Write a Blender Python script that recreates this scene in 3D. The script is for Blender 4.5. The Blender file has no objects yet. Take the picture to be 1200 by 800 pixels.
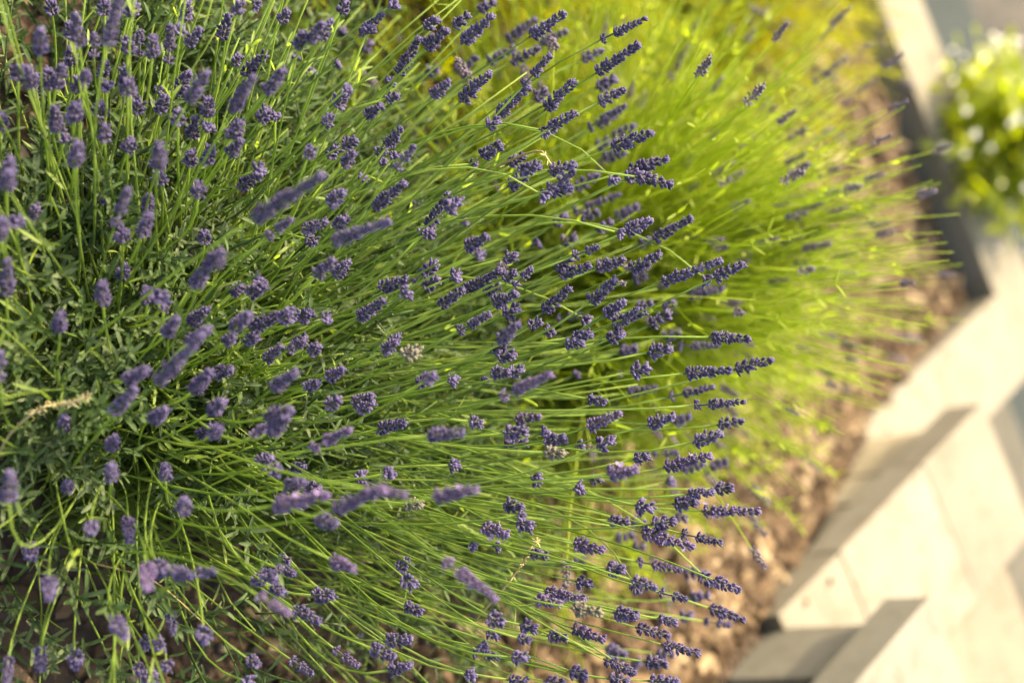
import bpy, math, random
import numpy as np
from mathutils import Vector, Matrix, Quaternion

scene = bpy.context.scene
R = math.radians

# ------------------------------------------------------------------ camera
ALPHA, ROLL, FPX, HCAM = R(44.18), R(13.28), 2000.0, 1.4
U = Vector((0, math.cos(ALPHA), math.sin(ALPHA)))
RX = Vector((1, 0, 0))
FW = Vector((0, math.sin(ALPHA), -math.cos(ALPHA)))
CX = U * math.cos(ROLL) + RX * math.sin(ROLL)      # picture right
CY = U * math.sin(ROLL) - RX * math.cos(ROLL)      # picture up
EYE = Vector((0, 0, HCAM))
cam_data = bpy.data.cameras.new('camera')
cam = bpy.data.objects.new('camera', cam_data)
scene.collection.objects.link(cam)
cam.matrix_world = Matrix(((CX.x, CY.x, -FW.x, 0), (CX.y, CY.y, -FW.y, 0), (CX.z, CY.z, -FW.z, HCAM), (0, 0, 0, 1)))
cam_data.sensor_width = 36
cam_data.lens = FPX / 1200 * 36
cam_data.clip_start = 0.05
cam_data.clip_end = 800
cam_data.dof.use_dof = True
cam_data.dof.focus_distance = 1.36
cam_data.dof.aperture_fstop = 2.8
scene.camera = cam

# ------------------------------------------------------------------ world, sun, exposure
SUN_EL = R(54)
SUN_AZ = Vector((-0.78, 1.0, 0)).normalized()
world = bpy.data.worlds.new('World')
scene.world = world
world.use_nodes = True
wn = world.node_tree
sky = wn.nodes.new('ShaderNodeTexSky')
sky.sky_type = 'NISHITA'
sky.sun_disc = False
sky.sun_elevation = SUN_EL
sky.sun_rotation = math.atan2(SUN_AZ.x, SUN_AZ.y)
sky.air_density = 1.0
sky.dust_density = 5.0
sky.ozone_density = 0.6
bg = wn.nodes['Background']
bg.inputs['Strength'].default_value = 0.15
wn.links.new(sky.outputs[0], bg.inputs['Color'])
sun_data = bpy.data.lights.new('sun', 'SUN')
sun_data.energy = 2.3
sun_data.angle = R(0.53)
sun_data.color = (1.0, 0.86, 0.64)
sun = bpy.data.objects.new('sun', sun_data)
scene.collection.objects.link(sun)
sdir = Vector((SUN_AZ.x * math.cos(SUN_EL), SUN_AZ.y * math.cos(SUN_EL), math.sin(SUN_EL)))
sun.rotation_euler = sdir.to_track_quat('Z', 'Y').to_euler()
sun.location = (0, 4, 6)
vs = scene.view_settings
vs.view_transform = 'Standard'
vs.look = 'None'
vs.exposure = 2.34
vs.gamma = 1.0
vs.use_curve_mapping = False
try:
    vs.use_white_balance = True
    vs.white_balance_temperature = 7750
    vs.white_balance_tint = 4
except Exception:
    pass
cy = scene.cycles
cy.use_denoising = True
cy.max_bounces = 8
cy.diffuse_bounces = 6
cy.transmission_bounces = 6
cy.transparent_max_bounces = 6
cy.sample_clamp_indirect = 6.0

# ------------------------------------------------------------------ helpers
COL = scene.collection
rnd = random.Random(7)
nrs = np.random.default_rng(11)


def proj(p):
    q = Vector(p) - EYE
    k = q.dot(FW)
    if k < 0.05:
        return (-9999, -9999, k)
    return (600 + FPX * q.dot(CX) / k, 400 - FPX * q.dot(CY) / k, q.length)


def ray(x, y):
    return (FW + CX * ((x - 600) / FPX) - CY * ((y - 400) / FPX)).normalized()


def tag(o, label=None, cat=None, group=None, kind=None):
    if label: o['label'] = label
    if cat: o['category'] = cat
    if group: o['group'] = group
    if kind: o['kind'] = kind
    return o


def empty(name, loc, label, cat, group=None):
    o = bpy.data.objects.new(name, None)
    o.empty_display_size = 0.1
    o.location = loc
    COL.objects.link(o)
    return tag(o, label, cat, group)


class MB:
    """collects vertices, faces and two point attributes"""
    def __init__(self):
        self.v, self.f, self.a, self.b, self.n = [], [], [], [], 0

    def add(self, v, f, a=0.5, b=0.0):
        v = np.asarray(v, dtype=float).reshape(-1, 3)
        k = len(v)
        self.v.append(v)
        o = self.n
        self.f.extend([tuple(i + o for i in q) for q in f])
        self.a.append(np.broadcast_to(np.asarray(a, dtype=float), (k,)))
        self.b.append(np.broadcast_to(np.asarray(b, dtype=float), (k,)))
        self.n += k

    def merge(self, other, M=None, da=0.0):
        v = np.concatenate(other.v)
        if M is not None:
            m = np.array(M)
            v = v @ m[:3, :3].T + m[:3, 3]
        self.add(v, other.f, np.clip(np.concatenate(other.a) + da, 0, 1), np.concatenate(other.b))

    def mesh(self, name, mats, smooth=True):
        me = bpy.data.meshes.new(name)
        v = np.concatenate(self.v)
        me.from_pydata(v.tolist(), [], self.f)
        for nm, arr in (('rnd', self.a), ('along', self.b)):
            at = me.attributes.new(nm, 'FLOAT', 'POINT')
            at.data.foreach_set('value', np.concatenate(arr).astype(np.float32))
        for m in (mats if isinstance(mats, (list, tuple)) else [mats]):
            me.materials.append(m)
        if smooth:
            me.polygons.foreach_set('use_smooth', np.ones(len(me.polygons), dtype=bool))
        me.update()
        return me


def link(name, me, parent=None, M=None):
    o = bpy.data.objects.new(name, me)
    COL.objects.link(o)
    if parent is not None:
        o.parent = parent
    if M is not None:
        o.matrix_local = M
    return o


def frame_from(d, roll=0.0, loc=(0, 0, 0), s=1.0):
    q = Vector(d).normalized().to_track_quat('Z', 'Y')
    q = q @ Quaternion((0, 0, 1), roll)
    return Matrix.LocRotScale(Vector(loc), q, Vector((s, s, s)))


def bezier(p0, p1, p2, p3, n):
    t = np.linspace(0, 1, n + 1)[:, None]
    p0, p1, p2, p3 = (np.array(p, dtype=float) for p in (p0, p1, p2, p3))
    return (1 - t) ** 3 * p0 + 3 * (1 - t) ** 2 * t * p1 + 3 * (1 - t) * t ** 2 * p2 + t ** 3 * p3


def tube(mb, pts, r0, r1, sides=5, a=0.5, b0=0.0, b1=1.0):
    pts = np.asarray(pts, dtype=float)
    n = len(pts)
    tg = np.gradient(pts, axis=0)
    tg /= np.linalg.norm(tg, axis=1)[:, None] + 1e-9
    ref = np.array((0.31, 0.87, 0.38))
    x = np.cross(tg, ref)
    x /= np.linalg.norm(x, axis=1)[:, None] + 1e-9
    y = np.cross(tg, x)
    rr = np.linspace(r0, r1, n)
    an = np.arange(sides) * 2 * math.pi / sides
    v = pts[:, None, :] + rr[:, None, None] * (np.cos(an)[None, :, None] * x[:, None, :] + np.sin(an)[None, :, None] * y[:, None, :])
    f = []
    for i in range(n - 1):
        for j in range(sides):
            k = (j + 1) % sides
            f.append((i * sides + j, i * sides + k, (i + 1) * sides + k, (i + 1) * sides + j))
    f.append(tuple((n - 1) * sides + j for j in range(sides)))
    f.append(tuple(sides - 1 - j for j in range(sides)))
    mb.add(v.reshape(-1, 3), f, a, np.repeat(np.linspace(b0, b1, n), sides))


def leaf(mb, base, d, up, L, W, curl=0.15, fold=0.25, a=0.5, seg=4):
    """narrow leaf: folded along the midrib, bending away"""
    base, d, up = np.array(base, float), np.array(d, float), np.array(up, float)
    d /= np.linalg.norm(d) + 1e-9
    side = np.cross(d, up)
    side /= np.linalg.norm(side) + 1e-9
    nn = np.cross(side, d)
    prof = (0.4, 0.85, 1.0, 0.95, 0.38) if seg == 4 else (0.4, 1.0, 0.35)
    v, al = [], []
    for i, w in enumerate(prof):
        t = i / (len(prof) - 1)
        c = base + d * (L * t) + nn * (-curl * L * t * t)
        v += [c - side * W * w * .5 + nn * fold * W * w * .5, c, c + side * W * w * .5 + nn * fold * W * w * .5]
        al += [t] * 3
    f = []
    for i in range(len(prof) - 1):
        q = i * 3
        f += [(q, q + 1, q + 4, q + 3), (q + 1, q + 2, q + 5, q + 4)]
    mb.add(np.array(v), f, a, np.array(al))


# ------------------------------------------------------------------ materials
def new_mat(name):
    m = bpy.data.materials.new(name)
    m.use_nodes = True
    nt = m.node_tree
    nt.nodes.clear()
    return m, nt, nt.nodes.new('ShaderNodeOutputMaterial')


def N(nt, t, **kw):
    n = nt.nodes.new(t)
    for k, v in kw.items():
        if k in n.inputs:
            n.inputs[k].default_value = v
        else:
            setattr(n, k, v)
    return n


def ramp(nt, fac, stops):
    r = nt.nodes.new('ShaderNodeValToRGB')
    e = r.color_ramp.elements
    while len(e) < len(stops):
        e.new(0.5)
    for i, (p, c) in enumerate(stops):
        e[i].position = p
        e[i].color = (*c, 1)
    nt.links.new(fac, r.inputs['Fac'])
    return r.outputs['Color']


def mix(nt, fac, a, b, mode='MIX'):
    n = nt.nodes.new('ShaderNodeMix')
    n.data_type = 'RGBA'
    n.blend_type = mode
    for sock, val in ((n.inputs['Factor'], fac), (n.inputs[6], a), (n.inputs[7], b)):
        if hasattr(val, 'is_output'):
            nt.links.new(val, sock)
        elif isinstance(val, tuple):
            sock.default_value = (*val, 1)
        else:
            sock.default_value = val
    return n.outputs[2]


def math_n(nt, op, a, b=0.0):
    n = nt.nodes.new('ShaderNodeMath')
    n.operation = op
    for i, val in enumerate((a, b)):
        if hasattr(val, 'is_output'):
            nt.links.new(val, n.inputs[i])
        else:
            n.inputs[i].default_value = val
    return n.outputs[0]


def attr(nt, nm):
    return N(nt, 'ShaderNodeAttribute', attribute_name=nm).outputs['Fac']


def plant_mat(name, stops, trans=0.4, tcol=(1.2, 1.15, 0.5), rough=0.55, base_pale=None, spec=0.25):
    """leaf and stem material: diffuse surface that also lets light through"""
    m, nt, out = new_mat(name)
    oi = N(nt, 'ShaderNodeObjectInfo').outputs['Random']
    f = math_n(nt, 'ADD', math_n(nt, 'MULTIPLY', attr(nt, 'rnd'), 0.72), math_n(nt, 'MULTIPLY', oi, 0.28))
    col = ramp(nt, f, stops)
    if base_pale:
        col = mix(nt, math_n(nt, 'MULTIPLY', attr(nt, 'along'), 0.6), col, base_pale)
    tc = N(nt, 'ShaderNodeTexCoord')
    nz = N(nt, 'ShaderNodeTexNoise', Scale=260.0, Detail=2.0)
    nt.links.new(tc.outputs['Object'], nz.inputs['Vector'])
    col = mix(nt, math_n(nt, 'MULTIPLY', nz.outputs['Fac'], 0.5), col, mix(nt, 1.0, col, (0.55, 0.6, 0.5), 'MULTIPLY'))
    p = N(nt, 'ShaderNodeBsdfPrincipled', Roughness=rough)
    p.inputs['Specular IOR Level'].default_value = spec
    nt.links.new(col, p.inputs['Base Color'])
    tr = N(nt, 'ShaderNodeBsdfTranslucent')
    nt.links.new(mix(nt, 1.0, col, tcol, 'MULTIPLY'), tr.inputs['Color'])
    ms = N(nt, 'ShaderNodeMixShader', Fac=trans)
    nt.links.new(p.outputs[0], ms.inputs[1])
    nt.links.new(tr.outputs[0], ms.inputs[2])
    nt.links.new(ms.outputs[0], out.inputs['Surface'])
    return m


def bud_mat(name, dark, mid, light, base):
    m, nt, out = new_mat(name)
    oi = N(nt, 'ShaderNodeObjectInfo').outputs['Random']
    f = math_n(nt, 'ADD', math_n(nt, 'MULTIPLY', attr(nt, 'rnd'), 0.75), math_n(nt, 'MULTIPLY', oi, 0.25))
    col = ramp(nt, f, [(0.0, dark), (0.5, mid), (1.0, light)])
    al = attr(nt, 'along')
    col = mix(nt, ramp(nt, al, [(0.0, (1, 1, 1)), (0.36, (0, 0, 0))]), col, base)
    col = mix(nt, ramp(nt, al, [(0.62, (0, 0, 0)), (0.95, (0.42, 0.42, 0.42))]), col, light)
    p = N(nt, 'ShaderNodeBsdfPrincipled', Roughness=0.72)
    p.inputs['Specular IOR Level'].default_value = 0.2
    p.inputs['Sheen Weight'].default_value = 0.2
    p.inputs['Sheen Roughness'].default_value = 0.5
    p.inputs['Sheen Tint'].default_value = (0.75, 0.7, 0.95, 1)
    nt.links.new(col, p.inputs['Base Color'])
    tr = N(nt, 'ShaderNodeBsdfTranslucent')
    nt.links.new(col, tr.inputs['Color'])
    ms = N(nt, 'ShaderNodeMixShader', Fac=0.18)
    nt.links.new(p.outputs[0], ms.inputs[1])
    nt.links.new(tr.outputs[0], ms.inputs[2])
    nt.links.new(ms.outputs[0], out.inputs['Surface'])
    return m


def stone_mat(name, c0, c1, stain=0.35, scale=9.0, bump=0.25, rough=0.85):
    m, nt, out = new_mat(name)
    tc = N(nt, 'ShaderNodeTexCoord')
    oi = N(nt, 'ShaderNodeObjectInfo').outputs['Random']
    n1 = N(nt, 'ShaderNodeTexNoise', Scale=scale, Detail=6.0, Roughness=0.65)
    n2 = N(nt, 'ShaderNodeTexNoise', Scale=scale * 22, Detail=3.0)
    n3 = N(nt, 'ShaderNodeTexVoronoi', Scale=scale * 9)
    for n in (n1, n2, n3):
        nt.links.new(tc.outputs['Object'], n.inputs['Vector'])
    f = math_n(nt, 'ADD', math_n(nt, 'MULTIPLY', n1.outputs['Fac'], 0.8), math_n(nt, 'MULTIPLY', oi, 0.25))
    col = ramp(nt, f, [(0.25, tuple(v * .82 for v in c0)), (0.5, c0), (0.78, c1)])
    n4 = N(nt, 'ShaderNodeTexNoise', Scale=scale * 2.6, Detail=8.0, Roughness=0.75)
    nt.links.new(tc.outputs['Object'], n4.inputs['Vector'])
    col = mix(nt, ramp(nt, n4.outputs['Fac'], [(0.5, (0, 0, 0)), (0.7, (0.7, 0.7, 0.7))]), col, tuple(v * k for v, k in zip(c0, (.62, .58, .5))))
    col = mix(nt, math_n(nt, 'MULTIPLY', n2.outputs['Fac'], stain), col, mix(nt, 1.0, col, (0.62, 0.6, 0.56), 'MULTIPLY'))
    pits = ramp(nt, n3.outputs['Distance'], [(0.0, (0.45, 0.42, 0.38)), (0.12, (1, 1, 1))])
    col = mix(nt, 0.5, col, pits, 'MULTIPLY')
    p = N(nt, 'ShaderNodeBsdfPrincipled', Roughness=rough)
    p.inputs['Specular IOR Level'].default_value = 0.25
    nt.links.new(col, p.inputs['Base Color'])
    b = N(nt, 'ShaderNodeBump', Strength=bump, Distance=0.004)
    nt.links.new(n2.outputs['Fac'], b.inputs['Height'])
    nt.links.new(b.outputs[0], p.inputs['Normal'])
    nt.links.new(p.outputs[0], out.inputs['Surface'])
    return m


M_BUD = bud_mat('lavender_buds', (0.014, 0.0105, 0.034), (0.040, 0.030, 0.082), (0.135, 0.108, 0.215), (0.10, 0.105, 0.08))
M_BUD_WARM = bud_mat('lavender_buds_open_warmlit', (0.028, 0.017, 0.056), (0.072, 0.045, 0.122), (0.175, 0.122, 0.235), (0.13, 0.12, 0.09))  # pinker colours hold both open flowers and warm light on the lower heads
M_BUD_DRY = bud_mat('dried_buds', (0.08, 0.07, 0.045), (0.14, 0.125, 0.085), (0.2, 0.185, 0.14), (0.11, 0.11, 0.06))
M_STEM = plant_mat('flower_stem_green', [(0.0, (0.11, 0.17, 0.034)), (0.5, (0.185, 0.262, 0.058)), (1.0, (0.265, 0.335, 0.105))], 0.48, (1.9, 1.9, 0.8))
M_LEAF = plant_mat('lavender_leaf', [(0.0, (0.04, 0.075, 0.022)), (0.4, (0.072, 0.12, 0.038)), (0.65, (0.125, 0.16, 0.082)), (1.0, (0.24, 0.265, 0.185))], 0.36, (1.4, 1.4, 0.7))
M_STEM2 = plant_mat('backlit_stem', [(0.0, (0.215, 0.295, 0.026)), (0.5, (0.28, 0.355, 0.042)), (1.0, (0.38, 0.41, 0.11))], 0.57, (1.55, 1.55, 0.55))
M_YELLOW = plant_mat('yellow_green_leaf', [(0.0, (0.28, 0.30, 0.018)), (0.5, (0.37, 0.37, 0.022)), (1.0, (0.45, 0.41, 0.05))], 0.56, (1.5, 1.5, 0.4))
M_SHRUB = plant_mat('shrub_leaf', [(0.0, (0.18, 0.23, 0.025)), (0.5, (0.28, 0.32, 0.03)), (1.0, (0.38, 0.38, 0.045))], 0.6, (1.9, 1.9, 0.5), rough=0.35, spec=0.5)
M_PETAL = plant_mat('white_petal', [(0.0, (0.68, 0.66, 0.58)), (1.0, (0.8, 0.78, 0.72))], 0.35, (1, 1, 0.92))
M_STRAW = plant_mat('straw', [(0.0, (0.26, 0.18, 0.07)), (0.5, (0.4, 0.31, 0.14)), (1.0, (0.52, 0.44, 0.24))], 0.2, (1, 0.9, 0.6))
M_WOOD = plant_mat('woody_stem', [(0.0, (0.06, 0.045, 0.03)), (1.0, (0.13, 0.1, 0.065))], 0.0, rough=0.9)
M_BARK = plant_mat('bark_chip', [(0.0, (0.026, 0.015, 0.009)), (0.4, (0.076, 0.047, 0.028)), (0.75, (0.145, 0.095, 0.056)), (1.0, (0.31, 0.23, 0.15))], 0.0, rough=0.9)
M_COPING = stone_mat('cream_coping_stone', (0.165, 0.149, 0.119), (0.20, 0.183, 0.149), 0.25)
M_WALL = stone_mat('sandstone_wall', (0.34, 0.29, 0.20), (0.43, 0.375, 0.265), 0.5, bump=0.5)
M_CEMENT = stone_mat('pale_cement', (0.15, 0.141, 0.118), (0.18, 0.171, 0.147), 0.4)
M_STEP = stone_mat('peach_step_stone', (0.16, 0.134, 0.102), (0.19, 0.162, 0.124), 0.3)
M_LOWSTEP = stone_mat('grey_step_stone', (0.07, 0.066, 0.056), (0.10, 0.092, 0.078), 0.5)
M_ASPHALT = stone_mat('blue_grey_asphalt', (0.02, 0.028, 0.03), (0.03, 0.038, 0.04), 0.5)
M_PATH = stone_mat('grey_brown_path', (0.03, 0.03, 0.029), (0.075, 0.062, 0.053), 0.5, scale=14.0)


def soil_mat():
    m, nt, out = new_mat('dark_mulch_soil')
    tc = N(nt, 'ShaderNodeTexCoord')
    n1 = N(nt, 'ShaderNodeTexNoise', Scale=35.0, Detail=8.0, Roughness=0.7)
    n2 = N(nt, 'ShaderNodeTexVoronoi', Scale=70.0)
    for n in (n1, n2):
        nt.links.new(tc.outputs['Object'], n.inputs['Vector'])
    col = ramp(nt, n1.outputs['Fac'], [(0.3, (0.018, 0.011, 0.007)), (0.55, (0.05, 0.03, 0.018)), (0.75, (0.10, 0.064, 0.04))])
    p = N(nt, 'ShaderNodeBsdfPrincipled', Roughness=0.95)
    nt.links.new(col, p.inputs['Base Color'])
    b = N(nt, 'ShaderNodeBump', Strength=0.9, Distance=0.02)
    nt.links.new(n2.outputs['Distance'], b.inputs['Height'])
    nt.links.new(b.outputs[0], p.inputs['Normal'])
    nt.links.new(p.outputs[0], out.inputs['Surface'])
    return m


M_SOIL = soil_mat()

# ------------------------------------------------------------------ the place: bed, wall, steps, path
# wall coordinates: s runs along the stepped wall from the far corner, t points away from the bed
WO, WD, WNR = Vector((0.12, 2.79, 0)), Vector((0.2704, -0.9627, 0)), Vector((0.9627, 0.2704, 0))


def W(s, t, z):
    return WO + WD * s + WNR * t + Vector((0, 0, z))


def st(p):
    q = Vector((p[0], p[1], 0)) - WO
    return q.dot(WD), q.dot(WNR)


def soil_z(x, y):
    s, t = st((x, y))
    z = float(np.interp(s, [-1, 0, 0.5, 0.8, 1.1, 1.5, 3], [-0.29, -0.275, -0.222, -0.11, -0.045, 0.0, 0.0]))
    if t > -0.25:
        z = z
    return z + 0.012 * math.sin(x * 9 + 1) * math.sin(y * 7) + 0.006 * math.sin(x * 23) * math.cos(y * 19 + 2)


mb = MB()
ss = np.concatenate([np.linspace(0.012, 2.6, 110), np.linspace(2.8, 9, 20)])
ts = np.concatenate([np.linspace(-9, -2.2, 16), np.linspace(-2.1, 0.03, 90)])
vv = []
for s in ss:
    for t in ts:
        p = W(s, t, 0)
        vv.append((p.x, p.y, soil_z(p.x, p.y)))
ff = [(i * len(ts) + j, (i + 1) * len(ts) + j, (i + 1) * len(ts) + j + 1, i * len(ts) + j + 1)
      for i in range(len(ss) - 1) for j in range(len(ts) - 1)]
mb.add(vv, ff)
bed = tag(link('mulch_bed', mb.mesh('mulch_bed', M_SOIL)), 'brown bark mulch bed under the lavender inside the wall', None, None, 'structure')


def sheet(name, s0, s1, t0, t1, z, mat, label):
    m = MB()
    m.add([W(s0, t0, z), W(s1, t0, z), W(s1, t1, z), W(s0, t1, z)], [(0, 1, 2, 3)])
    return tag(link(name, m.mesh(name, mat, False)), label, None, None, 'structure')


sheet('ground', -300, 300, -300, 300, -0.62, M_PATH, 'blotchy grey brown ground beyond the wall')
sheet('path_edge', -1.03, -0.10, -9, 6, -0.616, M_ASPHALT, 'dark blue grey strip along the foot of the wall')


def box_mesh(name, s0, s1, t0, t1, z0, z1, mat, bev=0.006, seed=0):
    """a dressed stone: box with softened, slightly uneven edges"""
    r = random.Random(seed)
    import bmesh
    bm = bmesh.new()
    bmesh.ops.create_cube(bm, size=1)
    for v in bm.verts:
        s = s0 if v.co.x < 0 else s1
        t = t0 if v.co.y < 0 else t1
        z = z0 if v.co.z < 0 else z1
        v.co = W(s + r.uniform(-.0012, .0012), t + r.uniform(-.0015, .0015), z + r.uniform(-.001, .001))
    bmesh.ops.recalc_face_normals(bm, faces=bm.faces)
    bmesh.ops.bevel(bm, geom=list(bm.edges), offset=bev, segments=2, profile=0.6, affect='EDGES')
    me = bpy.data.meshes.new(name)
    bm.to_mesh(me)
    bm.free()
    me.materials.append(mat)
    return me


Z1, Z2, Z3, CT = -0.215, 0.0, 0.215, 0.066
wall = empty('stepped_garden_wall', W(0, 0.05, -0.62), 'cream stone retaining wall with stepped coping stones around the mulch bed', 'wall')
wall_inv = Matrix.Translation(-Vector(wall.location))
sd = [100]


def wstone(name, s0, s1, t0, t1, z0, z1, mat, bev=0.004):
    sd[0] += 1
    o = link(name, box_mesh(name, s0, s1, t0, t1, z0, z1, mat, bev, sd[0]))
    o.data.transform(wall_inv)
    o.parent = wall
    return o


G = 0.0004
# left run (level one), coping and stones below
tl = [0.165, -0.30, -0.80, -1.30, -1.80, -2.30, -2.80]
for a, b in zip(tl, tl[1:]):
    wstone('coping_stone', -0.135, -0.0, b + G, a - G, Z1 - CT, Z1, M_COPING, 0.0022)
tl = [0.145, -0.12, -0.45, -0.78, -1.11, -1.44, -1.77, -2.1, -2.43, -2.8]
for a, b in zip(tl, tl[1:]):
    wstone('wall_stone', -0.118, -0.018 + rnd.uniform(-.002, .002), b + G, a - G, -0.64, Z1 - CT, M_WALL)
# level one of the near run
for a, b in ((0.0, 0.27), (0.27, 0.545)):
    wstone('coping_stone', a + G, b - G, 0.0, 0.165, Z1 - CT, Z1, M_COPING, 0.0022)
for a, b in ((-0.016, 0.25), (0.25, 0.545)):
    wstone('wall_stone', a + G, b - G, 0.02, 0.15, -0.64, Z1 - CT, M_WALL)
# level two
for a, b in ((0.503, 0.703), (0.703, 0.955), (0.955, 1.118)):
    wstone('coping_stone', a + G, b - G, 0.0, 0.225, Z2 - CT, Z2, M_COPING, 0.0022)
js = [0.522, 0.585, 0.675, 0.766, 0.865, 0.953, 1.045, 1.118]
for i, (a, b) in enumerate(zip(js, js[1:])):
    wstone('wall_stone', a + G * .8, b - G * .8, 0.018 + rnd.uniform(0, .012), 0.21, Z1 + 0.002 if b < .55 else -0.64, Z2 - CT, M_WALL)
# level three
for a, b in ((1.09, 1.36), (1.36, 1.62), (1.62, 1.9), (1.9, 2.2)):
    wstone('coping_stone', a + G, b - G, 0.0, 0.235, Z3 - CT, Z3, M_CEMENT if a < 1.1 else M_COPING, 0.0022)
for a, b in ((1.108, 1.232), (1.262, 1.42), (1.42, 1.63), (1.63, 1.85), (1.85, 2.18)):
    wstone('wall_stone', a + G, b - G, 0.02 + rnd.uniform(0, .004), 0.215, -0.05 if a < 1.2 else -0.64, Z3 - CT, M_CEMENT if a < 1.2 else M_WALL)
wstone('wall_stone', 1.10, 1.40, 0.09, 0.2, -0.64, Z3 - CT - 0.004, M_WALL)
# level four further along, beyond the picture
for a, b in ((2.16, 2.6), (2.6, 3.1)):
    wstone('coping_stone', a + G, b - G, 0.0, 0.235, Z3 + .2 - CT, Z3 + .2, M_COPING, 0.0022)
    wstone('wall_stone', a + .02 + G, b - G, 0.02, 0.215, -0.64, Z3 + .2 - CT, M_WALL)


def step(name, s0, s1, t0, t1, z0, z1, mat, label):
    o = link(name, box_mesh(name, s0, s1, t0, t1, z0, z1, mat, 0.008, 5))
    c = W((s0 + s1) / 2, (t0 + t1) / 2, z0)
    o.data.transform(Matrix.Translation(-c))
    o.location = c
    return tag(o, label, 'step')


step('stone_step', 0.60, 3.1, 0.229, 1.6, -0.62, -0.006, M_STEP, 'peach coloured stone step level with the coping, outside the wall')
step('stone_step', -0.125, 0.596, 0.229, 1.6, -0.618, -0.35, M_LOWSTEP, 'grey stone step below the peach step outside the wall')

# bark chips -----------------------------------------------------------------
def chip_mb(seed, lod=1):
    r = random.Random(seed)
    m = MB()
    L, Wd, T = r.uniform(.026, .062), r.uniform(.011, .026), r.uniform(.004, .010)
    n = 6 if lod else 5
    bend = r.uniform(-.006, .008)
    top, bot = [], []
    for i in range(n):
        a = 2 * math.pi * i / n + r.uniform(-.25, .25)
        k = r.uniform(.75, 1.1)
        x, y = math.cos(a) * L * .5 * k, math.sin(a) * Wd * .5 * k
        z = bend * (2 * x / L) ** 2
        top.append((x * .93, y * .9, z + T * r.uniform(.35, .6)))
        bot.append((x, y, z - T * .5))
    cz = T * r.uniform(.5, .8)
    v = top + bot + [(r.uniform(-.1, .1) * L, 0, cz)]
    f = [(i, (i + 1) % n, 2 * n) for i in range(n)] + [(i + n, (i + 1) % n + n, (i + 1) % n, i) for i in range(n)] + [tuple(range(2 * n - 1, n - 1, -1))]
    m.add(v, f, r.random(), 0.0)
    return m


CHIPS = [chip_mb(i) for i in range(14)]
CHIP_ME = [c.mesh('bark_chip', M_BARK, False) for c in CHIPS]
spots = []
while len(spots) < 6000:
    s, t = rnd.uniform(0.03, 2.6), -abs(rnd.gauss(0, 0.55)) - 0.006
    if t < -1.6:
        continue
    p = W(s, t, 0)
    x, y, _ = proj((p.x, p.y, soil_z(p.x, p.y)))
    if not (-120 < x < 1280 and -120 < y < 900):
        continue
    if math.hypot(p.x + .02, p.y - .8) < .5 and x < 640 and not (x < 160 and y < 260) and rnd.random() < .8:  # fewer chips under the bush: bare dark soil stands in for its shade
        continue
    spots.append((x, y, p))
vis = [q for q in spots if 820 < q[0] < 1130 and q[1] > 330 and q[0] + 0.98 * q[1] > 1290 and q[0] > 700]
vis.sort(key=lambda q: -(q[0] * 0.3 + q[1]))
rnd.shuffle(vis)
hero_chip = set(id(q) for q in vis[:287])
stuff = MB()
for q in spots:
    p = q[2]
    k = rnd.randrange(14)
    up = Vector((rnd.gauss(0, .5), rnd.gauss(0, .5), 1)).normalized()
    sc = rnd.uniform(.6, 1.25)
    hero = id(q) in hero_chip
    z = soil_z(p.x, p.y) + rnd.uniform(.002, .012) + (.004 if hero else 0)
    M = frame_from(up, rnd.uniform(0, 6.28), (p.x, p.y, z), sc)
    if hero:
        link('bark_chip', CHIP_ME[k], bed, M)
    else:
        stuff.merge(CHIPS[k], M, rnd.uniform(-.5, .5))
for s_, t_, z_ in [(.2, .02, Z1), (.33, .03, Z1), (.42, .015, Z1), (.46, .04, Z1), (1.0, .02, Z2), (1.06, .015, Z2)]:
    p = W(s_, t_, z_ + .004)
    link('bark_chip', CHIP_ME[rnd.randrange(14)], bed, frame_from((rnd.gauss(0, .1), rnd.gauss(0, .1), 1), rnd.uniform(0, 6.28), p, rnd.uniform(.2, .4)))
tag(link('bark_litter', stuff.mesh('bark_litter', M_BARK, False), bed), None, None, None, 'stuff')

# ------------------------------------------------------------------ lavender pieces
def bud(m, base, d, L, r, a, sides=6):
    q = Vector(d).normalized().to_track_quat('Z', 'Y')
    prof = ((0.0, 0.42), (0.3, 0.95), (0.68, 1.0), (0.93, 0.62), (1.0, 0.12))
    v, al = [], []
    for t, w in prof:
        for j in range(sides):
            an = 2 * math.pi * j / sides
            rib = 1.0 + (0.1 if j % 2 else -0.06)
            v.append(Vector(base) + q @ Vector((math.cos(an) * r * w * rib, math.sin(an) * r * w * rib, L * t)))
            al.append(t)
    f = []
    for i in range(len(prof) - 1):
        for j in range(sides):
            k = (j + 1) % sides
            f.append((i * sides + j, i * sides + k, (i + 1) * sides + k, (i + 1) * sides + j))
    f.append(tuple((len(prof) - 1) * sides + j for j in range(sides)))
    m.add([tuple(x) for x in v], f, a, np.array(al))


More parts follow.
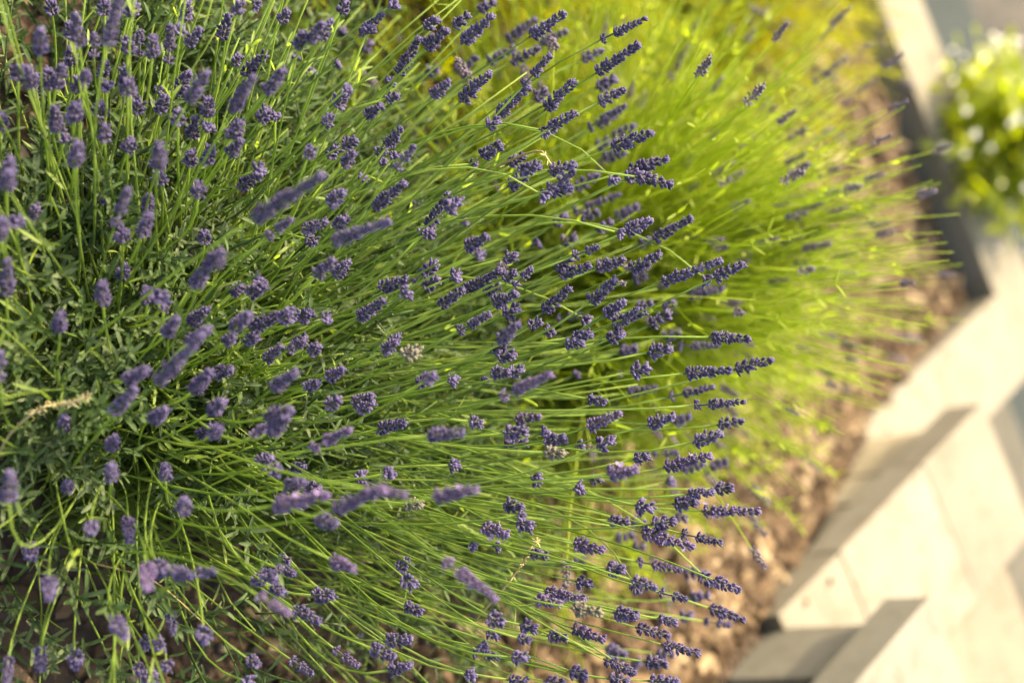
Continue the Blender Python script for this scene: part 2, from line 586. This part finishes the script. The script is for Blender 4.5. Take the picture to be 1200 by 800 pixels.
def spike_mb(nw, seed, gap=0.0, bloom=0.0, lod=0):
    r = random.Random(seed)
    m = MB()
    z = 0.001
    sp = 0.0052
    zmax = sp * (nw - 1) + gap + 0.004
    tube(m, [(0, 0, -.002), (0, 0, zmax * .5), (0, 0, zmax)], .0011, .0006, 4, 0.2, 0.0, 0.0)
    for w in range(nw):
        u = w / max(1, nw - 1) if nw > 1 else 0.3
        nb = int(round((15 if lod == 0 else 6) - 6 * u * (1 if lod == 0 else .35)))
        if nw <= 3:
            nb += 1
        env = 0.86 + 0.22 * math.sin(min(1, u * 1.35 + .25) * math.pi) if nw > 3 else 1.0
        tilt0 = R(56 - 30 * u)
        ph = r.random() * 6.28
        for b in range(nb):
            if r.random() < 0.06:
                continue
            an = ph + 2 * math.pi * b / nb + r.uniform(-.22, .22)
            ti = tilt0 + R(r.uniform(-15, 13))
            dz = r.uniform(-.0014, .0016)
            d = (math.sin(ti) * math.cos(an), math.sin(ti) * math.sin(an), math.cos(ti))
            L = r.uniform(.0040, .0056) * env * (1.3 if lod else 1)
            rr = r.uniform(.00088, .00118) * (1.6 if lod else 1)
            rb = r.uniform(.0008, .0022) * env
            base = (math.cos(an) * rb, math.sin(an) * rb, z + dz - rb * .3)
            a = min(1, max(0, r.gauss(.42, .28)))
            bud(m, base, d, L, rr, a, 6 if lod == 0 else 4)
            if r.random() < bloom:                       # small open flower at the mouth of the calyx
                q = Vector(d).to_track_quat('Z', 'Y')
                tip = Vector(base) + Vector(d) * L
                for k in range(5):
                    ka = 2 * math.pi * k / 5 + r.random()
                    o = q @ Vector((math.cos(ka), math.sin(ka), .35))
                    sdv = q @ Vector((-math.sin(ka), math.cos(ka), 0))
                    pl = r.uniform(.002, .0032)
                    m.add([tip - sdv * .0006, tip + sdv * .0006, tip + o * pl + sdv * .0008, tip + o * pl - sdv * .0008], [(0, 1, 2, 3)], 1.0, 1.0)
        z += sp * r.uniform(.92, 1.08) + (gap if w == 0 else 0)
    for b in range(7 if nw > 2 else 4):                      # tuft of buds that closes the tip
        an = b * 1.7 + r.random()
        ti = R(r.uniform(4, 22))
        d = (math.sin(ti) * math.cos(an), math.sin(ti) * math.sin(an), math.cos(ti))
        bud(m, (0, 0, z - .0055), d, r.uniform(.0045, .006), .0011, r.uniform(.3, .9), 6 if lod == 0 else 4)
    m.length = z + .0015
    return m


def variants(mat, seed0, bloom=0.0, lod=0, nws=(1, 2, 3, 4, 5, 6, 7, 8, 9, 10, 11, 12)):
    d = {}
    for nw in nws:
        d[nw] = []
        for k in range(3):
            g = 0.0
            if k == 2 and nw >= 4:
                g = 0.009
            s = spike_mb(nw, seed0 + nw * 10 + k, g, bloom, lod)
            d[nw].append((s, s.mesh('flower_spike', mat), s.length))
    return d


SP_DARK = variants(M_BUD, 1000, 0.0)
SP_WARM = variants(M_BUD_WARM, 2000, 0.025)
SP_DRY = variants(M_BUD_DRY, 3000, 0.0, nws=(2, 3, 4))
M_BUD_FADED = bud_mat('faded_buds', (0.07, 0.055, 0.078), (0.14, 0.11, 0.14), (0.22, 0.175, 0.21), (0.14, 0.13, 0.07))
SP_FAR = variants(M_BUD_FADED, 4000, 0.0, 1, nws=(5, 7, 9))


def pick(var, L):
    nw = int(round((L - .004) / .0052))
    nw = min(var.keys(), key=lambda k: abs(k - nw))
    k = rnd.choices((0, 1, 2), (4, 4, 2))[0]
    s, me, ln = var[nw][k]
    return s, me, min(1.3, max(.5 if L < .02 else .78, L / ln))


def shoot_mb(seed, big=1.0):
    """leafy shoot: pairs of narrow leaves on a soft stem with small tufts in the axils"""
    r = random.Random(seed)
    m = MB()
    H = r.uniform(.045, .085)
    bx, by = r.uniform(-.02, .02), r.uniform(-.02, .02)
    pts = bezier((0, 0, 0), (0, 0, H * .4), (bx * .4, by * .4, H * .7), (bx, by, H), 5)
    tone = r.random() * .6
    tube(m, pts, .0011, .0007, 4, tone + .1)
    npair = r.randint(5, 8)
    az = r.random() * 3.14
    for i in range(npair):
        u = (i + .6) / npair
        p = np.array([np.interp(u, np.linspace(0, 1, 6), pts[:, k]) for k in range(3)])
        az += math.pi / 2 + r.uniform(-.3, .3)
        for sgn in (0, math.pi):
            a = az + sgn + r.uniform(-.2, .2)
            ti = R(r.uniform(42, 72) * (1 - .45 * u))
            d = np.array((math.sin(ti) * math.cos(a), math.sin(ti) * math.sin(a), math.cos(ti)))
            up = np.array((-math.cos(ti) * math.cos(a), -math.cos(ti) * math.sin(a), math.sin(ti)))
            L = r.uniform(.012, .024) * (1 - .35 * u) * big
            leaf(m, p, d, up, L, r.uniform(.0022, .0034) * big, r.uniform(.0, .4), r.uniform(.1, .6), min(1, max(0, tone + r.uniform(-.1, .3))))
            if r.random() < .5:
                for k in range(2):
                    d2 = d + np.array([r.gauss(0, .4), r.gauss(0, .4), .35])
                    leaf(m, p, d2, up, L * .42, .002, .1, .3, min(1, tone + .25), 2)
    return m


SHOOTS = [shoot_mb(500 + i) for i in range(16)]
SHOOT_ME = [s.mesh('leafy_shoot', M_LEAF) for s in SHOOTS]

# ------------------------------------------------------------------ front lavender bush
# flower spikes: base and tip of each, tile by tile, in quarter pixels of the photograph
# a trailing tag gives the layer of the bush it grows in: n nearer, N nearest, f behind, d dried, w (suffix) open bloom with warm light in its colour
HERO = {
 (0, 0): "245,60,235,-10;190,240,190,130;370,205,350,60;335,170,325,100;335,300,330,215;440,265,440,160;505,205,560,-20,n;490,60,490,-10;615,70,630,0;600,240,600,170;655,260,655,140;715,260,720,170;790,290,800,120;830,150,870,130;870,90,880,0;880,210,950,130;85,360,85,300;150,400,130,310;170,450,175,340;230,410,225,320;265,400,290,300;370,420,370,350;345,560,360,480;270,610,255,500;400,380,405,330;470,540,470,470;490,650,490,580;480,360,495,280;500,420,495,375;590,400,585,310;600,430,605,370;605,490,605,440;640,520,655,460;750,440,750,390;750,520,775,440;830,430,895,330;885,470,975,330,n;835,570,835,510;900,640,920,540;970,540,975,450;970,610,990,570;355,760,365,660,n;40,810,50,740,n;740,780,750,670,n;890,770,900,700;970,760,990,680;300,660,310,630;0,590,5,530;600,700,620,650,d",
 (0, 200): "30,70,50,0,n;170,220,170,165;75,250,75,225;0,300,5,220,n;30,580,35,410,n;480,150,480,125;540,250,600,80,n;690,180,700,105;670,290,700,200;575,315,575,275;570,500,590,440;485,610,480,520,n;280,740,280,665,n;690,600,690,555;960,330,960,280;910,540,1000,400,n;780,760,830,690,n;900,710,970,645;890,800,980,740,n;750,50,740,0;930,110,930,60;770,640,770,620;750,600,750,575",
 (0, 400): "740,190,950,-30,N;600,180,690,130,n;540,330,640,210,n;310,400,300,345;0,180,0,40;520,490,540,440;720,360,780,320;520,640,520,575,n;775,635,775,575;40,740,40,600,N;915,220,985,140;940,440,990,390;860,790,860,730,n;320,690,320,660",
 (0, 600): "140,170,145,215;425,60,425,100;600,40,605,135;230,320,235,410,n;690,260,690,360,Nw;740,250,770,290,n;820,280,900,300,n;930,280,1010,280,n;540,510,590,590,n;350,670,360,720;190,690,190,740;40,690,30,800;670,600,700,630;730,600,760,650;800,480,810,570;780,705,780,745;955,560,960,610;650,720,650,760;690,760,730,800;190,640,190,660",
 (250, 0): "110,60,130,0;40,180,80,60;190,20,220,40;320,100,355,40;400,225,420,140;450,190,520,100;500,180,560,85;600,60,625,-10;590,160,630,120,f;690,160,800,60;720,150,740,100;710,240,750,190,f;830,30,880,0;870,345,970,170;820,400,850,350;150,350,255,240;245,430,340,320;90,520,190,350,n;220,560,260,500;90,640,130,560;80,720,140,650;580,490,630,430;620,425,645,400;720,540,795,490;540,725,595,680;615,680,680,650;610,770,670,710;445,730,460,680;820,680,890,590;770,720,820,690;790,770,810,750;860,790,945,680;840,740,860,710;200,800,240,790;290,560,290,540;460,360,490,310,f;385,285,390,260,f;570,310,600,290,f;525,580,560,530,d;820,460,880,450,d;100,300,130,250,d",
 (250, 200): "130,70,240,0;200,220,560,-10,N;255,310,370,225,n;430,275,540,235;545,150,620,95;690,45,720,10,f;580,260,625,215;570,330,830,235,n;440,320,490,340;485,490,570,415;575,490,645,415;755,170,905,50;930,190,980,90,f;975,300,1000,270;680,690,810,600;790,550,920,500;890,580,930,560;940,530,1010,440;830,800,880,770;180,740,320,670;330,690,375,655;410,690,465,660;520,700,545,685;100,730,170,670,n;180,570,245,535;90,570,140,535;0,440,40,370,n;60,800,100,775;160,800,210,775;380,800,440,780;195,510,220,495",
 (250, 400): "250,85,320,20;355,40,430,0;285,215,390,140,n;20,150,90,130;0,320,50,280,n;0,430,30,400,n;540,170,620,125;440,215,500,190;550,300,590,260;660,290,760,250;690,320,760,280;780,410,910,375;800,40,870,0;960,200,1010,160;260,350,370,320,n;270,420,350,350,n;190,440,240,400,n;460,500,650,410,nw;370,600,430,580;280,610,310,600;350,680,430,650,n;290,770,540,720,Nw;570,780,800,690,Nw;720,690,910,720,Nw;810,620,855,610;680,640,720,625;440,685,510,690;460,50,500,15;220,570,280,540,d;900,60,970,40,d;910,760,990,770,d",
 (250, 600): "500,30,585,55,n;560,225,665,270,nw;300,260,380,290;190,310,250,330;280,350,335,380;215,390,360,480,Nw;390,455,510,520;480,390,570,390;870,260,925,220;900,310,955,355;905,440,985,475;820,600,940,590;750,640,860,680;830,740,935,710;570,640,680,720,w;365,690,470,760;170,690,215,720;150,790,190,800;690,600,680,580,f;660,60,690,100,f;320,220,360,240,d;240,290,300,310,d",
 (500, 0): "0,130,60,80;130,120,210,65;170,200,320,65;0,220,110,130;150,340,250,260,f;245,50,330,0,f;165,470,305,330;30,450,115,370;0,340,70,320,f;335,540,490,400;290,590,350,560;455,400,585,255;380,190,520,80,f;490,170,660,55;540,200,670,140,f;400,290,540,220,f;290,290,425,220,f;730,280,840,230,f;560,510,700,370;580,600,710,520;540,610,590,630;810,480,940,415;760,600,940,490,f;265,730,360,670;385,770,470,720;440,800,540,770;580,800,715,770;510,460,575,415,f;210,770,240,770",
 (500, 200): "10,260,110,95;100,180,165,130;0,300,40,285;390,70,510,0;570,80,700,0;580,100,690,70;535,110,580,145;190,360,300,300;235,395,260,385;165,250,205,230,f;700,80,820,10,f;865,30,905,80;940,30,1010,0;690,190,850,130,f;720,220,820,190,f;600,250,670,200,f;800,280,880,230,f;920,210,1000,160,f;895,290,925,300;940,280,1010,245;640,340,715,305,f;500,350,550,320,f;370,410,435,395;65,630,180,550;185,560,360,460;0,480,50,420;0,540,65,500;120,500,165,480;275,570,355,530;365,505,430,470;410,540,500,450;320,620,440,570;370,675,445,635;150,750,305,670;340,800,440,710,n;490,730,545,695;545,660,685,540;560,760,610,735;610,460,690,400;690,400,805,355;630,490,780,440;800,460,940,410;770,610,900,500;840,670,940,600;880,740,1000,640;610,700,720,670,f;690,780,785,760;860,790,930,760;730,690,780,725",
 (500, 400): "310,45,400,0;345,70,425,60;310,150,400,145;400,150,460,125;350,260,590,150,nw;110,185,150,170;0,180,45,150,n;265,190,300,170;420,365,545,350,w;10,440,185,430,n;210,375,270,385;375,430,480,420;375,490,480,465;540,430,580,410;560,470,665,450;115,580,160,580;40,730,245,690,Nw;500,640,550,670;370,765,465,780;655,10,750,10;690,160,725,145,f;760,270,850,290;760,400,920,330,w;810,490,890,450;710,490,750,480;860,620,1000,600,w;700,690,750,680;910,50,990,30,f;560,520,660,525,d;770,650,830,640,d",
 (500, 600): "270,70,395,110,w;90,230,330,410,nw;490,190,580,210;430,15,465,10;435,50,510,75;700,150,840,180,w;860,40,960,45;890,120,980,110,f;690,230,755,225,f;855,265,940,270;710,325,785,340;520,410,640,430,w;560,370,755,410,w;300,490,370,530;290,560,345,590;435,590,495,605;575,580,670,590;450,530,530,545;690,545,845,600,w;220,660,350,680;250,630,300,640;410,680,480,680;190,760,240,770;390,785,480,790;560,790,660,800;680,745,765,775;885,470,1000,490;840,690,980,760;845,640,945,670,f;860,780,960,790;970,330,1000,390;210,150,220,165;320,160,345,160;690,450,830,470,d",
 (700, 0): "20,185,235,85;0,340,205,200;0,410,100,360,f;10,480,135,415;0,590,140,490,f;80,640,190,580,f;0,690,65,650,f;75,690,270,615;150,800,345,740;30,740,150,710,f",
 (700, 200): "140,40,240,0;190,30,365,70;0,150,110,110,f;90,220,205,155,f;0,280,80,240,f;140,285,270,225;270,320,455,215;200,340,260,320,f;0,450,140,415;160,460,310,385;170,510,240,485,f;310,520,590,420;555,500,700,430;500,500,540,540;430,580,605,550,f;40,680,140,600;80,720,240,650;250,720,350,660;180,640,270,615,f;310,640,375,610,f;50,790,135,755;535,780,730,790;310,780,400,750,f",
 (700, 400): "380,20,580,20,f;415,150,640,130;650,130,835,80;245,50,360,30;110,55,195,25,f;170,140,260,120;340,260,555,210,f;150,240,290,215,f;460,300,700,280;245,390,375,345;360,380,450,345,f;460,470,600,430;570,390,700,370;320,590,545,530,w;400,600,520,570,f;530,590,620,560,f;330,660,380,650,f;180,550,255,530;430,715,560,700;560,690,650,685;365,760,485,750;190,770,280,790;260,530,380,520,f;500,795,770,795,w",
 (700, 600): "60,40,160,50;165,40,240,60,f;90,120,180,110,f;265,55,380,40;370,20,430,40,f;215,95,460,165,w;400,100,590,145;170,160,235,160,f;190,230,405,275,w;55,270,145,265;410,280,540,290,f;490,290,545,350;555,320,680,370;170,320,290,360;290,375,430,410;440,400,540,385,f;90,470,200,490;290,500,385,520;390,490,460,485,f;530,450,700,510;500,510,635,530,f;190,540,350,580;310,620,490,665;280,660,370,670,f;230,700,340,710;70,690,185,760;170,700,220,720,f;50,630,140,680,f;250,790,395,790",
}
C = Vector((-0.02, 0.80, 0.0))
bush = empty('lavender_bush', C, 'large lavender bush in full bloom with dark violet flower spikes on long green stems', 'lavender')
heroes = []
for (ox, oy), txt in HERO.items():
    for it in txt.split(';'):
        q = it.split(',')
        x0, y0, x1, y1 = (float(v) / 4 for v in q[:4])
        heroes.append((ox + x0, oy + y0, ox + x1, oy + y1, q[4] if len(q) > 4 else ''))
heroes.sort(key=lambda h: -math.hypot(h[2] - h[0], h[3] - h[1]))


def stem_curve(Pb, d, foot, seg=13):
    """stem from its foot in the crown to the base of the spike, arriving along d"""
    Pb, d, foot = Vector(Pb), Vector(d), Vector(foot)
    L = (Pb - foot).length
    out = (Pb - foot).normalized()
    st0 = (out * .6 + Vector((0, 0, .55)) + Vector((rnd.gauss(0, .06), rnd.gauss(0, .06), 0))).normalized()
    pts = bezier(foot, foot + st0 * L * .36, Pb - d * L * .34, Pb, seg)
    k = len(pts)
    ph, am = rnd.uniform(0, 6.28), rnd.gauss(0, .0045)
    wob = np.sin(np.linspace(0, rnd.uniform(5, 11), k) + ph) * np.sin(np.linspace(0, math.pi, k))
    return pts + wob[:, None] * am * np.array((rnd.uniform(-1, 1), rnd.uniform(-1, 1), .5))


def stem_leaves(m, pts, k, r, size=1.0, lo=.1, hi=.6):
    for i in range(k):
        u = r.uniform(lo, hi)
        n = len(pts) - 1
        j = min(n - 1, int(u * n))
        p = pts[j] + (pts[j + 1] - pts[j]) * (u * n - j)
        tg = pts[j + 1] - pts[j]
        tg /= np.linalg.norm(tg) + 1e-9
        sd_ = np.cross(tg, np.array((r.gauss(0, 1), r.gauss(0, 1), r.gauss(0, 1))))
        sd_ /= np.linalg.norm(sd_) + 1e-9
        for sg in (1, -1):
            d = tg * r.uniform(.7, 1.3) + sd_ * sg * .8
            leaf(m, p, d, tg - sd_ * sg * .5, r.uniform(.011, .024) * size, r.uniform(.0020, .0032) * size, r.uniform(-.1, .25), .35, r.uniform(.2, .95))


rest_spikes, rest_stems = MB(), MB()
stem_tris = 0
n_part = 0
for hi, (x0, y0, x1, y1, tg) in enumerate(heroes):
    v = ray(x0, y0)
    tc = (C - EYE).dot(v)
    near = (EYE + v * tc - C).length
    limb = min(1.0, near / 0.6)
    t = 1.27 + 0.15 * limb ** 1.5 + rnd.gauss(0, .035)
    if 'N' in tg:
        t = 1.165 + rnd.uniform(-.02, .02)
    elif 'n' in tg:
        t = 1.23 + rnd.uniform(-.03, .02)
    elif 'f' in tg:
        t += 0.16 + rnd.uniform(0, .08)
    px = math.hypot(x1 - x0, y1 - y0)
    P = EYE + v * t
    rad = (P - C + Vector((0, 0, .10))).normalized()
    eu = (CX * (x1 - x0) - CY * (y1 - y0))
    eu = (eu - v * eu.dot(v)).normalized()
    a = max(-.94, min(.6, rad.dot(v)))
    if px > 34:
        a = max(-.62, a)
    d = (v * a + eu * math.sqrt(1 - a * a)).normalized()
    sinphi = math.sqrt(1 - a * a)
    L = px * t / FPX / max(.35, sinphi)
    L = min(.068, max(.008, L))
    var = SP_DRY if 'd' in tg else (SP_WARM if 'w' in tg else SP_DARK)
    s, me, sc = pick(var, L)
    M = frame_from(d, rnd.uniform(0, 6.28), P - C, sc)
    ang = rnd.uniform(0, 6.28)
    fr = .11 * math.sqrt(rnd.random())
    foot = Vector((fr * math.cos(ang), fr * math.sin(ang), .03 + rnd.uniform(0, .04)))
    hz = Vector((P.x - C.x, P.y - C.y, 0))
    foot += hz * .18
    pts = stem_curve(P - C, d, foot)
    if n_part < 300:
        m = MB()
        tn = rnd.random()
        tube(m, pts, .00112 * (.8 + .4 * tn), .00080 * (.85 + .3 * tn), 5, tn)
        if rnd.random() < .45:
            stem_leaves(m, pts, rnd.randint(1, 2), rnd, .9)
        so = link('flower_stem', m.mesh('flower_stem', M_STEM), bush)
        sp = link('flower_spike', me, so, M)
        if 'd' in tg:
            sp['label'] = 'dried grey brown flower head'
        n_part += 1
    else:
        rest_spikes.merge(s, M, rnd.uniform(-.15, .15))
        tube(rest_stems, pts, .0012, .00085, 4, rnd.random())
if rest_spikes.n:
    tag(link('small_flower_spikes', rest_spikes.mesh('small_flower_spikes', M_BUD), bush), None, None, None, 'stuff')

# thin green stems without flower that fill the bush
r2 = random.Random(21)
cnt = 0
while cnt < 1000:
    th = R(abs(r2.gauss(0, 40)))
    if th > R(68):
        continue
    az = r2.uniform(0, 6.283)
    rr = r2.uniform(.30, .56)
    d = Vector((math.sin(th) * math.cos(az), math.sin(th) * math.sin(az), math.cos(th)))
    P = C + d * rr * (1.0 if th > R(35) else .58)
    x, y, _ = proj(P)
    if not (-150 < x < 950 and -150 < y < 950):
        continue
    if (y > 540 and x < 440 or x < 90 and y < 170) and r2.random() < .72:
        continue
    fr = .12 * math.sqrt(r2.random())
    an = r2.uniform(0, 6.28)
    foot = Vector((fr * math.cos(an), fr * math.sin(an), .03)) + Vector((d.x, d.y, 0)) * .06
    d2 = (d + Vector((r2.gauss(0, .10), r2.gauss(0, .10), r2.gauss(0, .08) + .05))).normalized()
    pts = stem_curve(P - C, d2, foot, 8)
    tube(rest_stems, pts, .0012, .0007, 4, r2.random())
    stem_leaves(rest_stems, pts, r2.randint(1, 3), r2, 1.0, .3, .97)
    cnt += 1
tag(link('stem_thicket', rest_stems.mesh('stem_thicket', M_STEM), bush), None, None, None, 'stuff')

# woody base
wb = MB()
for i in range(26):
    az = r2.uniform(0, 6.283)
    e = Vector((math.cos(az) * r2.uniform(.08, .2), math.sin(az) * r2.uniform(.08, .2), r2.uniform(.06, .16)))
    tube(wb, bezier((e.x * .15, e.y * .15, -.03), (e.x * .3, e.y * .3, .05), (e.x * .7, e.y * .7, e.z * .6), tuple(e), 6), .006, .002, 6, r2.random())
link('woody_base', wb.mesh('woody_base', M_WOOD), bush)

# leafy shoots
cand = []
while len(cand) < 2000:
    th = math.acos(r2.uniform(.10, 1.0))
    az = r2.uniform(0, 6.283)
    k = r2.uniform(.45, 1.0) ** .6
    dirv = Vector((math.sin(th) * math.cos(az), math.sin(th) * math.sin(az), math.cos(th)))
    p = Vector((dirv.x * .46 * k, dirv.y * .46 * k, .02 + dirv.z * .235 * k))
    x, y, dd = proj(C + p)
    if not (-130 < x < 900 and -130 < y < 930):
        continue
    if y > 560 and x < 520 and r2.random() < .8:
        continue
    if x < 100 and y < 190 and r2.random() < .8:
        continue
    gap = math.sin(p.x * 21 + 1.3) * math.sin(p.y * 19 + .4) + .6 * math.sin(p.x * 41 + p.y * 33)
    if gap < -.55 and r2.random() < .75:
        continue
    cand.append((dd - k * .3, x, y, p, dirv))
cand.sort(key=lambda c: c[0])
inframe = [c for c in cand if -10 < c[1] < 1000 and -10 < c[2] < 810]
hs = set(id(c) for c in inframe[:300])
ls = MB()
for c in cand:
    d = (c[4] * .9 + Vector((r2.gauss(0, .35), r2.gauss(0, .35), .45 + r2.gauss(0, .2)))).normalized()
    k = r2.randrange(16)
    M = frame_from(d, r2.uniform(0, 6.28), c[3], r2.uniform(.8, 1.3))
    if id(c) in hs:
        link('leafy_shoot', SHOOT_ME[k], bush, M)
    else:
        ls.merge(SHOOTS[k], M, r2.uniform(-.2, .2))
tag(link('leaf_mass', ls.mesh('leaf_mass', M_LEAF), bush), None, None, None, 'stuff')


# ------------------------------------------------------------------ bushes behind
def back_bush(name, loc, label, cat, mat, nst, length, spread, nspk, seed, spike_var, sm=1.0, up=0.0, leaves=3, mound=500, smin=.57):
    r = random.Random(seed)
    z = soil_z(loc[0], loc[1])
    c = Vector((loc[0], loc[1], z))
    root = empty(name, c, label, cat)
    tips = []
    m = MB()
    for i in range(nst):
        th = R(min(spread, abs(r.gauss(0, spread * .62))))
        az = r.uniform(0, 6.283)
        L = (length[0] + (length[1] - length[0]) * r.random() ** 1.25) * (.97 + .06 * math.sin(az) * math.sin(th))
        d = Vector((math.sin(th) * math.cos(az), math.sin(th) * math.sin(az), math.cos(th) + up)).normalized()
        P = d * L
        fr = .13 * math.sqrt(r.random())
        an = r.uniform(0, 6.28)
        foot = Vector((fr * math.cos(an), fr * math.sin(an), .0)) + Vector((d.x, d.y, 0)) * .05
        droop = Vector((0, 0, -.25 * math.sin(th)))
        d2 = (d + droop * .5).normalized()
        pts = bezier(foot, foot + (d + Vector((0, 0, .5))).normalized() * L * .4, P - d2 * L * .3, P, 7)
        a = r.random()
        sw, tw = st(c + P)
        if tw > -.15 - (P.z + z - .1) * .5 - abs(r.gauss(0, .05)) or sw < smin + (P.z + z - .1) * 1.5 + abs(r.gauss(0, .16)):
            continue
        if i < nspk:
            s = MB()
            tube(s, pts, .0013, .0009, 4, a)
            so = link('flower_stem', s.mesh('flower_stem', mat), root)
            var = spike_var[r.choice(list(spike_var.keys()))][r.randrange(3)]
            link('flower_spike', var[1], so, frame_from(d2, r.uniform(0, 6.28), P, r.uniform(.7, 1.05) * sm))
        else:
            tube(m, pts, .0013, .00045, 3, a)
            if r.random() < .042:
                tips.append((P.copy(), d2.copy()))
            stem_leaves(m, pts, leaves, r, .8, .15, .95)
    if tips:
        tm = MB()
        for P, d2 in tips:
            tm.merge(spike_var[r.choice(list(spike_var.keys()))][r.randrange(3)][0], frame_from(d2, r.uniform(0, 6.28), P, r.uniform(.45, .75) * sm), r.uniform(-.2, .2))
        tag(link('faded_flower_tips', tm.mesh('faded_flower_tips', M_BUD_FADED), root), None, None, None, 'stuff')
    low = MB()
    for i in range(mound):
        th, az = math.acos(r.uniform(.05, 1.0)), r.uniform(0, 6.283)
        k = r.uniform(.3, 1.0) ** .5
        dv = Vector((math.sin(th) * math.cos(az), math.sin(th) * math.sin(az), math.cos(th)))
        p = Vector((dv.x * .36 * k, dv.y * .36 * k, .01 + dv.z * .24 * k)) * 1.08 
        if st(c + p)[1] > -.20:
            continue
        d = (dv + Vector((r.gauss(0, .3), r.gauss(0, .3), .6))).normalized()
        low.merge(SHOOTS[r.randrange(16)], frame_from(d, r.uniform(0, 6.28), p, r.uniform(.8, 1.2)), r.uniform(-.2, .3))
    tag(link('stem_thicket', m.mesh('stem_thicket', mat), root), None, None, None, 'stuff')
    tag(link('leaf_mound', low.mesh('leaf_mound', mat), root), None, None, None, 'stuff')
    return root


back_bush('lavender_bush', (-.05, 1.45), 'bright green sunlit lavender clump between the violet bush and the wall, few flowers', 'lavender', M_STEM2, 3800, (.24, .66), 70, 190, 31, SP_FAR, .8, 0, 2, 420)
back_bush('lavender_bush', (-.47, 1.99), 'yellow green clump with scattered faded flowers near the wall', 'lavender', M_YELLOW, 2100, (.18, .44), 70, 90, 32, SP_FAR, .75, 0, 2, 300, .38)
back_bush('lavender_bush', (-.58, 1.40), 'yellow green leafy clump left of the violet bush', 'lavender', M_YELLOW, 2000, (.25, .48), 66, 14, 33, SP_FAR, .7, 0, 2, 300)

# shrub with white flowers beyond the wall
shrub_c = W(-.26, -.235, -0.62)
lean = WD * .13
shrub = empty('flowering_shrub', shrub_c, 'glossy green shrub with small white flowers hanging over the wall top', 'shrub')
m = MB()
tr = MB()
r3 = random.Random(77)
for i in range(60):
    az, th = r3.uniform(0, 6.283), R(r3.uniform(0, 75))
    e = Vector((math.sin(th) * math.cos(az) * .18, math.sin(th) * math.sin(az) * .18, .41 + math.cos(th) * .16)) + lean
    pts = bezier((0, 0, -.02), (0, 0, .2), tuple(e * .6 + Vector((0, 0, .08))), tuple(e), 6)
    tube(tr, pts, .006, .0015, 4, r3.random())
    for k in range(46):
        u = r3.uniform(.45, 1.0)
        j = min(5, int(u * 6))
        p = pts[j] + (pts[j + 1] - pts[j]) * (u * 6 - j) + np.array([r3.gauss(0, .022) for _ in range(3)])
        d = Vector((r3.gauss(0, 1), r3.gauss(0, 1), r3.gauss(.3, .8))).normalized()
        leaf(m, p, d, (r3.gauss(0, .4), r3.gauss(0, .4), 1), r3.uniform(.025, .045), r3.uniform(.012, .02), .2, .3, r3.random(), 4)
link('trunk', tr.mesh('trunk', M_WOOD), shrub)
tag(link('foliage', m.mesh('foliage', M_SHRUB), shrub), None, None, None, 'stuff')
fl = MB()
for k in range(6):
    a = k * 2 * math.pi / 6
    leaf(fl, (0, 0, 0), (math.cos(a), math.sin(a), .35), (0, 0, 1), .013, .010, .25, .15, .5 + .08 * k, 4)
for k in range(5):
    bud(fl, (0, 0, 0), (math.cos(k * 1.3) * .3, math.sin(k * 1.3) * .3, 1), .006, .0012, .9, 4)
fme = fl.mesh('blossom', M_PETAL)
for i in range(70):
    az, th = r3.uniform(0, 6.283), R(r3.uniform(5, 80))
    e = Vector((math.sin(th) * math.cos(az) * .215, math.sin(th) * math.sin(az) * .215, .42 + math.cos(th) * .18)) + lean
    o = link('blossom', fme, shrub, frame_from((e.x + r3.gauss(0, .1), e.y + r3.gauss(0, .1), .3), r3.uniform(0, 6), e, r3.uniform(.34, .6)))


# dry bits ---------------------------------------------------------------------
def dry_stalk(name, px, label, r0=.0011, tufts=0, seed=1):
    r = random.Random(seed)
    pts3 = [EYE + ray(x, y) * t for x, y, t in px]
    base = pts3[0].copy()
    m = MB()
    dense = []
    for a, b in zip(pts3, pts3[1:]):
        for k in range(4):
            dense.append(a.lerp(b, k / 4) - base)
    dense.append(pts3[-1] - base)
    dense = np.array([tuple(p) for p in dense])
    sm = dense.copy()
    for _ in range(2):
        sm[1:-1] = (sm[:-2] + 2 * sm[1:-1] + sm[2:]) / 4
    root = empty(name, base, label, 'dry stalk')
    tube(m, sm, r0, r0 * .5, 5, .6)
    link('stalk', m.mesh('stalk', M_STRAW), root)
    h = MB()
    n = len(sm)
    for k in range(tufts):
        p = sm[n - 1 - int(r.random() * n * .55)]
        d = np.array((r.gauss(0, 1), r.gauss(0, 1), r.gauss(0, 1)))
        leaf(h, p, d, (0.3, .2, 1), r.uniform(.003, .0055), .0012, .2, .3, .95, 2)
    if tufts:
        link('seed_tufts', h.mesh('seed_tufts', M_STRAW), root)
    return root


dry_stalk('dry_straw', [(560, 205, 1.43), (634, 172, 1.36), (644, 192, 1.36), (670, 211, 1.36)], 'pale dry straw caught among flower spikes at the edge of the bush', .0011, 8, 3)
dry_stalk('dry_seed_stalk', [(-10, 560, 1.33), (5, 515, 1.30), (30, 490, 1.28), (55, 474, 1.27), (78, 474, 1.26), (102, 464, 1.26)], 'brown dry stalk with fluffy cream seed tufts low in the lavender', .0013, 80, 4)
dry_stalk('dry_twig', [(555, 728, 1.44), (590, 690, 1.41), (612, 660, 1.40), (629, 634, 1.39)], 'brown dead flower stalk with pale withered tip leaning across stems', .0011, 46, 5)
dry_stalk('dry_twig', [(110, 660, 1.36), (180, 676, 1.34), (240, 731, 1.34)], 'thin bare grey twig above the dark mulch', .0008, 0, 6)
